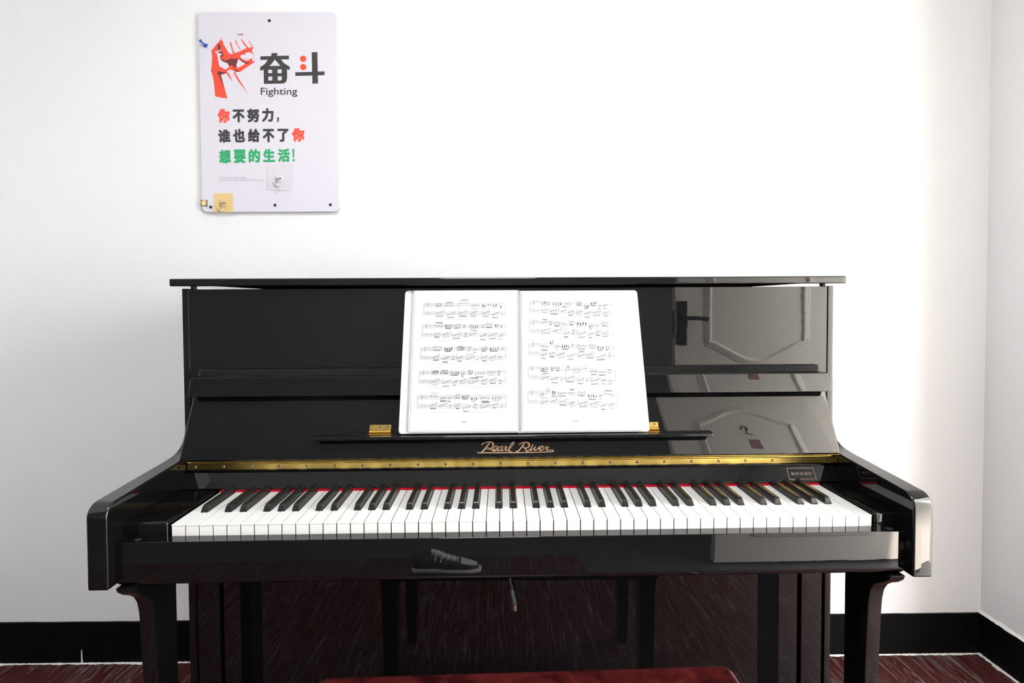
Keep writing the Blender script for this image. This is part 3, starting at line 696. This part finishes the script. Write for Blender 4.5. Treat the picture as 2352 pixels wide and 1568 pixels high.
# ------------------------------------------------------------------ poster board on the wall
QS = 0.9927                                  # the board face stands 11.5 mm proud of the wall plane the layout was measured on
def PX(u): return -0.032 + (-0.8625 + (u - 498) * 0.0013257) * QS
def PZ(v): return K + 0.378 + (0.8595 - (v - 47) * 0.0013118) * QS
poster = tag(empty('motivational_poster', room_pt(-0.7345, YW, K + 0.661), WR), 'lilac-white poster board with red fist and Chinese slogan on the wall', 'poster')
P0 = Vector((-0.7345, YW, K + 0.661))
def wpart(name, me, m, parent, origin=P0):
    """mesh in room coordinates, shifted to a parent whose base is origin"""
    for v in me.vertices: v.co -= origin
    if not me.materials: me.materials.append(m)
    o = bpy.data.objects.new(name, me); COL.objects.link(o); o.parent = parent
    return o
TH = 0.0115; YF = YW - TH
wpart('board', prism('board', rrect(-0.9375, -0.5232, K + 0.6590, K + 1.2565, 0.016, 6), YF, YF + 0.0045, 'y', 0.0006, 1, 50), M['poster'], poster)
def print_text(body, u0, u1, v0, v1, m, bold=0.0, lift=0.0003):
    """lettering printed on the board; weight is added by overprinting slightly shifted copies (bold in photo pixels)"""
    me = fit_text(body, PX(u0 + bold), PX(u1 - bold), PZ(v1 - bold), PZ(v0 + bold))
    base = [v.co.copy() for v in me.vertices]; faces = [tuple(p.vertices) for p in me.polygons]
    shifts = [(0, 0)] + ([(bold * 0.00132 * math.cos(a), bold * 0.00132 * math.sin(a)) for a in [2 * PI * i / 8 + PI / 8 for i in range(8)]] if bold else [])
    V, Fc = [], []
    for k, (dx, dz) in enumerate(shifts):
        n = len(V); V += [(c.x + dx, YF - lift - k * 0.00001, c.z + dz) for c in base]; Fc += [tuple(i + n for i in f) for f in faces]
    bpy.data.meshes.remove(me)
    me = bpy.data.meshes.new('lettering'); me.from_pydata(V, [], Fc)
    return wpart('lettering', me, m, poster)
def flat(name, polys, m, lift):
    bm = bmesh.new()
    for P in polys: bm_poly(bm, [(PX(u), YF - lift, PZ(v)) for u, v in P])
    return wpart(name, finish(bm, name, 0), m, poster)
def flat_art(*a): return tag(flat(*a), kind='stuff')
c1 = lambda pts: [(x / 6.5333 + 440, y / 6.5333 + 10) for x, y in pts]
# heading characters, drawn from their strokes
D_, R_ = M['poster_dark'], M['poster_red']
flat('heading_character', [c1([(1045, 775), (1205, 772), (1216, 728), (1304, 726), (1294, 768), (1472, 765), (1472, 822), (1352, 824), (1400, 880), (1482, 930), (1482, 982), (1440, 968), (1440, 1100), (1425, 1155), (1385, 1182), (1092, 1188), (1092, 975), (1040, 992), (1040, 938), (1110, 890), (1158, 828), (1045, 830)])], D_, 0.0002)
flat('heading_counter', [c1([(1262, 825), (1340, 918), (1182, 920), (1225, 875)]), c1([(1160, 978), (1218, 976), (1218, 1026), (1160, 1028)]), c1([(1300, 974), (1360, 972), (1360, 1026), (1300, 1028)]), c1([(1160, 1080), (1218, 1078), (1218, 1136), (1160, 1138)]), c1([(1300, 1078), (1360, 1076), (1360, 1125), (1345, 1136), (1300, 1136)])], M['poster'], 0.0004)
flat('heading_character', [c1([(1812, 715), (1897, 713), (1899, 1004), (2000, 1002), (2000, 1058), (1900, 1062), (1900, 1183), (1815, 1185), (1815, 1064), (1562, 1070), (1562, 1014), (1813, 1008)])], D_, 0.0002)
flat('heading_dot', [c1([(1682 + 48 * math.cos(t), cy + 47 * math.sin(t)) for t in [2 * PI * i / 24 for i in range(24)]]) for cy in (813, 937)], R_, 0.0002)
print_text('Fighting', 599.5, 683, 200.5, 222, D_, 0.25)
chars = [('你', 499, 529, 247.5, 282, 'r'), ('不', 533, 563, 249, 281, 'd'), ('努', 566.5, 597, 247, 281, 'd'), ('力', 600, 629, 246, 280, 'd'), ('，', 634, 641.5, 267, 281, 'd'),
         ('谁', 499, 530, 295, 328, 'd'), ('也', 533, 563, 293.5, 327, 'd'), ('给', 567, 597, 293.5, 327, 'd'), ('不', 601, 630, 294, 327, 'd'), ('了', 635, 663, 293.5, 326, 'd'), ('你', 668, 699, 292, 325.5, 'r'),
         ('想', 500, 530, 341, 375, 'g'), ('要', 534, 564, 341, 375, 'g'), ('的', 568, 597, 340, 373.5, 'g'), ('生', 601, 631, 340, 372.5, 'g'), ('活', 635, 665, 339.5, 372.5, 'g'), ('！', 668.5, 675.5, 340, 371.5, 'g')]
for ch, u0, u1, v0, v1, c in chars:
    print_text(ch, u0 + 1, u1 - 1, v0 + 1, v1 - 1, {'r': R_, 'd': D_, 'g': M['poster_green']}[c], 1.6 if ch not in '，！' else 0.8)
print_text("If You don't work hard,", 499.5, 563, 403.5, 411, M['poster_grey'], 0.0)
print_text('nobody can give you the life you want', 499.5, 603.5, 410, 416.5, M['poster_grey'], 0.0)
# the fist: red ground, pale highlights, maroon shadows
flat_art('fist_red', [c1(P) for P in ([(465, 522), (400, 592), (317, 692), (330, 780), (318, 900), (310, 1000), (335, 1085), (348, 1180), (362, 1372), (450, 1393), (542, 1402), (500, 1230), (455, 1052), (540, 1028), (592, 968), (665, 1002), (690, 1010), (745, 1003), (840, 940), (962, 858), (950, 745), (920, 700), (945, 640), (905, 640), (870, 650), (800, 668), (752, 700), (690, 718), (640, 735), (600, 742), (570, 715), (500, 590), (500, 562)],
    [(608, 545), (645, 690), (668, 720), (640, 735), (596, 580)], [(672, 540), (690, 535), (700, 590), (752, 665), (752, 702), (742, 668), (688, 590)], [(748, 500), (785, 535), (872, 650), (856, 668), (790, 575)], [(878, 540), (945, 640), (936, 644), (874, 552)],
    [(445, 512), (520, 496), (450, 521)], [(640, 1015), (672, 1012), (680, 1045), (862, 1352), (700, 1130)], [(538, 1026), (570, 1020), (632, 1168), (585, 1100)])], R_, 0.0002)
flat_art('fist_light', [c1(P) for P in ([(378, 705), (460, 675), (465, 688), (425, 703), (400, 716), (488, 738), (440, 775), (445, 800), (480, 850), (560, 880), (580, 935), (520, 973), (435, 920), (402, 735), (378, 722)],
    [(740, 768), (805, 745), (842, 800), (780, 822)], [(822, 728), (880, 710), (945, 745), (958, 850), (935, 850), (915, 800), (858, 836), (785, 832), (846, 806), (822, 768)],
    [(718, 815), (822, 888), (702, 953), (686, 905)], [(538, 1000), (592, 969), (665, 1002), (610, 1012)])], M['poster'], 0.00035)
flat_art('fist_shadow', [c1(P) for P in ([(435, 590), (458, 612), (452, 650), (470, 628), (460, 672), (385, 692), (418, 672), (415, 620)], [(400, 714), (470, 700), (492, 735), (490, 790), (445, 772), (478, 740)],
    [(440, 798), (490, 825), (530, 838), (632, 798), (640, 815), (718, 805), (686, 905), (698, 948), (600, 900), (580, 935), (560, 880), (480, 850)],
    [(600, 900), (690, 985), (745, 992), (690, 1010)], [(735, 800), (820, 862), (905, 868), (830, 890), (760, 850)],
    [(405, 1005), (430, 1000), (540, 1018), (450, 1050), (497, 1275), (425, 1060), (400, 1040)], [(318, 955), (328, 1000), (308, 1000)], [(690, 440), (725, 450), (795, 440), (800, 455), (725, 460)])], M['poster_maroon'], 0.0005)
# fixing holes
bm = bmesh.new(); bm_cyl(bm, (0, 0, 0), (0, -0.0012, 0), 0.0046, 0.004, 16); dot = finish(bm, 'fixing_cap')
dot.materials.append(M['rubber'])
for u, v in ((622, 47.5), (627.5, 471), (755, 470.5), (480, 475)):
    o = bpy.data.objects.new('fixing_cap', dot); COL.objects.link(o); o.parent = poster; o.location = Vector((PX(u), YF, PZ(v))) - P0
# things fixed to the poster
def wthing(name, u, v, label, cat, group=None):
    o = Vector((PX(u), YF, PZ(v)))
    return tag(empty(name, room_pt(o.x, o.y, o.z), WR), label, cat, group), o
t, o0 = wthing('push_pin', 474.5, 102, 'small blue push pin stuck in the poster left of the fist', 'push pin')
bm = bmesh.new()
q0 = o0 + Vector((0.004, 0, -0.004)); q1 = o0 + Vector((-0.006, -0.017, 0.005)); d_ = (q1 - q0)
for a, b, r0, r1 in ((0, .12, .0062, .0062), (.12, .3, .0058, .0028), (.3, .7, .0026, .0024), (.7, .85, .0028, .0046), (.85, 1, .0048, .0046)): bm_cyl(bm, q0 + d_ * a, q0 + d_ * b, r0, r1, 14)
wpart('pin_head', finish(bm, 'pin_head'), M['blue'], t, o0)
bm = bmesh.new(); bm_cyl(bm, q0, q0 - d_ * 0.12 + Vector((0, 0.001, 0)), 0.0006, 0.0003, 6); wpart('pin_point', finish(bm, 'pin_point'), M['hook_metal'], t, o0)
def hook(name, u0, u1, v0, v1, hu, hv, hr, pm, dm, label, group):
    t, o = wthing(name, (u0 + u1) / 2, v1, label, 'hook', group)
    wpart('adhesive_pad', prism('adhesive_pad', rrect(PX(u0), PX(u1), PZ(v1), PZ(v0), 0.0025, 3), YF - 0.0012, YF - 0.0006, 'y', smooth=0), pm, t, o)
    c = Vector((PX(hu), YF - 0.0012, PZ(hv)))
    bm = bmesh.new(); ring = []
    for k, (rr, dy) in enumerate(((1.0, 0), (0.97, -0.0016), (0.80, -0.0026), (0.5, -0.0034), (0.0, -0.0040))):
        if rr == 0: ring.append([bm.verts.new(c + Vector((0, dy, 0)))]); continue
        ring.append([bm.verts.new(c + Vector((math.cos(a) * hr * rr * (1 + 0.05 * math.cos(10 * a)), dy, math.sin(a) * hr * rr * (1 + 0.05 * math.cos(10 * a))))) for a in [2 * PI * i / 30 for i in range(30)]])
    for A, B in zip(ring, ring[1:]):
        for i in range(30):
            if len(B) == 1: bm.faces.new((A[i], A[(i + 1) % 30], B[0]))
            else: bm.faces.new((A[i], A[(i + 1) % 30], B[(i + 1) % 30], B[i]))
    wpart('suction_boss', finish(bm, 'suction_boss', 60), dm, t, o)
    bm = bmesh.new(); h = hr * 2.05
    bm_tube(bm, catmull([c + Vector((-0.010, -0.0035, 0.000)), c + Vector((-0.006, -0.0055, 0.0015)), c + Vector((0, -0.0065, 0.0)), c + Vector((0.006, -0.0055, 0.0015)), c + Vector((0.010, -0.0035, 0.000))], 4), 0.0011, 6)
    bm_tube(bm, catmull([c + Vector((0, -0.006, 0.001)), c + Vector((0.0005, -0.0065, -h * 0.5)), c + Vector((0.0005, -0.009, -h * 0.95)), c + Vector((-0.002, -0.016, -h * 1.12)), c + Vector((-0.0055, -0.022, -h * 0.92)), c + Vector((-0.008, -0.0245, -h * 0.68))], 5), [0.0017] * 21 + [0.0017] * 5, 8)
    wpart('wire_hook', finish(bm, 'wire_hook'), M['hook_metal'], t, o)
    return t
hook('adhesive_hook', 488, 531.5, 443.5, 487, 510, 466.5, 0.0135, M['tan'], M['tan_clear'], 'tan wood-print adhesive hook at the lower left of the poster', 'adhesive hooks')
hook('adhesive_hook', 611.5, 669.5, 376, 437, 638.5, 410.5, 0.0125, M['clear'], M['clear'], 'clear plastic adhesive hook below the green slogan line', 'adhesive hooks')
t, o0 = wthing('sticker', 465.5, 473, 'tiny yellow and brown sticker on the poster\'s lower left edge', 'sticker')
wpart('sticker_backing', prism('sticker_backing', [(PX(u), PZ(v)) for u, v in ((456.5, 472), (458.3, 465), (457, 458), (473.5, 459), (472.3, 466), (472.8, 474))], YF - 0.0010, YF - 0.0003, 'y', smooth=0), M['sticker_brown'], t, o0)
bm = bmesh.new(); bm_poly(bm, [(PX(u), YF - 0.0012, PZ(v)) for u, v in ((459.5, 471), (459.8, 461), (463, 458.8), (470, 459.2), (470.8, 463), (469.6, 471.5))]); wpart('sticker_print', finish(bm, 'sticker_print', 0), M['sticker_yellow'], t, o0)
bm = bmesh.new(); bm_poly(bm, [(PX(465.3 + 3 * math.cos(a)), YF - 0.0014, PZ(467 + 2.4 * math.sin(a))) for a in [2 * PI * i / 14 for i in range(14)]]); wpart('sticker_print', finish(bm, 'sticker_print', 0), M['sticker_pink'], t, o0)

# ------------------------------------------------------------------ power plug hanging under the keybed
cord = tag(empty('power_cord', (-0.010, 0.2, K - 0.0955)), 'black two-pin power plug dangling from under the keyboard', 'power cord')
pa, pb_ = Vector((-0.0075, 0.2, K - 0.225)), Vector((0.0020, 0.2, K - 0.2835))
ax = (pb_ - pa).normalized()
bm = bmesh.new(); bm_tube(bm, catmull([Vector((-0.012, 0.2, K - 0.0956)), Vector((-0.014, 0.2, K - 0.15)), Vector((-0.011, 0.2, K - 0.20)), pa], 5), 0.0028, 8)
link('cable', finish(bm, 'cable'), M['rubber'], cord)
bm = bmesh.new()
for i in range(4): bm_cyl(bm, pa + ax * (i * 0.0032), pa + ax * (i * 0.0032 + 0.0021), 0.0044, 0.0044, 10)
bm_cyl(bm, pa, pa + ax * 0.013, 0.003, 0.003, 10)
link('strain_relief', finish(bm, 'strain_relief'), M['rubber'], cord)
bm = bmesh.new(); prof = [(0.012, .0046), (0.017, .0062), (0.030, .0068), (0.040, .0080), (0.0405, .0090), (0.0440, .0090), (0.0445, .006)]
bm_tube(bm, [pa + ax * s_ for s_, _ in prof], [r for _, r in prof], 12, 0.72)
link('plug_body', finish(bm, 'plug_body'), M['rubber'], cord)
for dy in (-0.0035, 0.0035):
    bm = bmesh.new(); bm_tube(bm, [pa + ax * s_ + Vector((0.0004, dy, 0)) for s_ in (0.0440, 0.0560, 0.0580)], [0.0036, 0.0036, 0.0022], 8, 0.25 if False else 0.9)
    for v in bm.verts: v.co.y = pa.y + dy + (v.co.y - pa.y - dy) * 0.25
    link('plug_pin', finish(bm, 'plug_pin'), M['plug_pin'], cord)

# ------------------------------------------------------------------ bench pushed under the keyboard
BZ = K - 0.26
bench = empty('piano_bench', (0.02, -0.168, 0), 0.0155)
tag(bench, 'piano bench with crimson mottled leather seat tucked under the keyboard', 'bench')
def bpart(name, me, m): 
    o = bpy.data.objects.new(name, me); COL.objects.link(o); o.parent = bench; me.materials.append(m); return o
bm = bmesh.new(); bm_prism(bm, rrect(-0.362, 0.362, -0.165, 0.165, 0.022, 6), BZ - 0.045, BZ, 'z'); bmesh.ops.recalc_face_normals(bm, faces=bm.faces)
tope = [e for e in bm.edges if all(abs(v.co.z - BZ) < 1e-6 for v in e.verts)]
bmesh.ops.bevel(bm, geom=tope, offset=0.016, segments=5, profile=0.5, affect='EDGES')
bpart('seat_cushion', finish(bm, 'seat_cushion', 45), M['leather'])
bpart('seat_frame', box('seat_frame', -0.372, 0.372, -0.174, 0.174, BZ - 0.10, BZ - 0.018, 0.003), M['bench_frame'])
for x in (-0.345, 0.345):
    for y in (-0.147, 0.147):
        bm = bmesh.new(); bm_prism(bm, [(x - .022, y - .022), (x + .022, y - .022), (x + .022, y + .022), (x - .022, y + .022)], 0, BZ - 0.10, 'z')
        for v in bm.verts:
            if v.co.z < 0.01: v.co.x = x + (v.co.x - x) * 0.7; v.co.y = y + (v.co.y - y) * 0.7
        bevel(bm, 0.002); bpart('leg', finish(bm, 'leg'), M['bench_frame'])

# ------------------------------------------------------------------ sneaker on the floor behind the bench (mirrored in the key slip)
shoe = tag(empty('sneaker', (-0.25, -1.215, 0)), 'white and dark laced sneaker on the floor, mirrored in the key slip', 'shoe')
def loft(sections, name, m, n=16):
    """sections: (x, half width, z bottom, z top)"""
    bm = bmesh.new(); rings = []
    for x, w, z0, z1 in sections:
        r = []
        for k in range(n):
            a = 2 * PI * k / n; c_, s_ = math.cos(a), math.sin(a)
            r.append(bm.verts.new((x, w * math.copysign(abs(c_) ** 0.7, c_), (z0 + z1) / 2 + (z1 - z0) / 2 * math.copysign(abs(s_) ** 0.7, s_))))
        rings.append(r)
    for A, B in zip(rings, rings[1:]):
        for k in range(n): bm.faces.new((A[k], B[k], B[(k + 1) % n], A[(k + 1) % n]))
    bm.faces.new(rings[0]); bm.faces.new(rings[-1][::-1])
    return link(name, finish(bm, name, 60), m, shoe, (-0.25, -1.215, 0))
loft([(-0.145, .022, .0005, .030), (-0.13, .034, .0003, .031), (-0.05, .034, .0003, .028), (0.03, .042, .0003, .026), (0.09, .042, .0003, .026), (0.125, .030, .0008, .027), (0.138, .014, .003, .024)], 'sole', M['shoe_white'])
loft([(-0.140, .020, .02, .085), (-0.12, .030, .02, .098), (-0.08, .033, .02, .095), (-0.04, .034, .02, .092), (0.0, .036, .02, .080), (0.04, .038, .02, .066), (0.08, .037, .02, .054), (0.11, .028, .02, .044), (0.128, .014, .02, .036)], 'upper', M['shoe_dark'])
loft([(0.055, .030, .045, .0645), (0.08, .030, .04, .0565), (0.105, .024, .035, .048), (0.122, .012, .03, .040)], 'toe_cap', M['shoe_white'])
loft([(-0.06, .016, .06, .118), (-0.03, .020, .06, .105), (0.0, .022, .06, .088), (0.04, .022, .05, .070)], 'tongue', M['shoe_white'])
for i in range(5):
    x = -0.045 + i * 0.021; z = 0.103 - i * 0.009
    bm = bmesh.new(); bm_tube(bm, [(x - .25, -1.215 - .034, z - .03), (x - .25 + .006, -1.215 - .02, z), (x - .25 + .008, -1.215, z + .004), (x - .25 + .006, -1.215 + .02, z), (x - .25, -1.215 + .034, z - .03)], .003, 6)
    link('lace', finish(bm, 'lace'), M['shoe_white'], shoe)
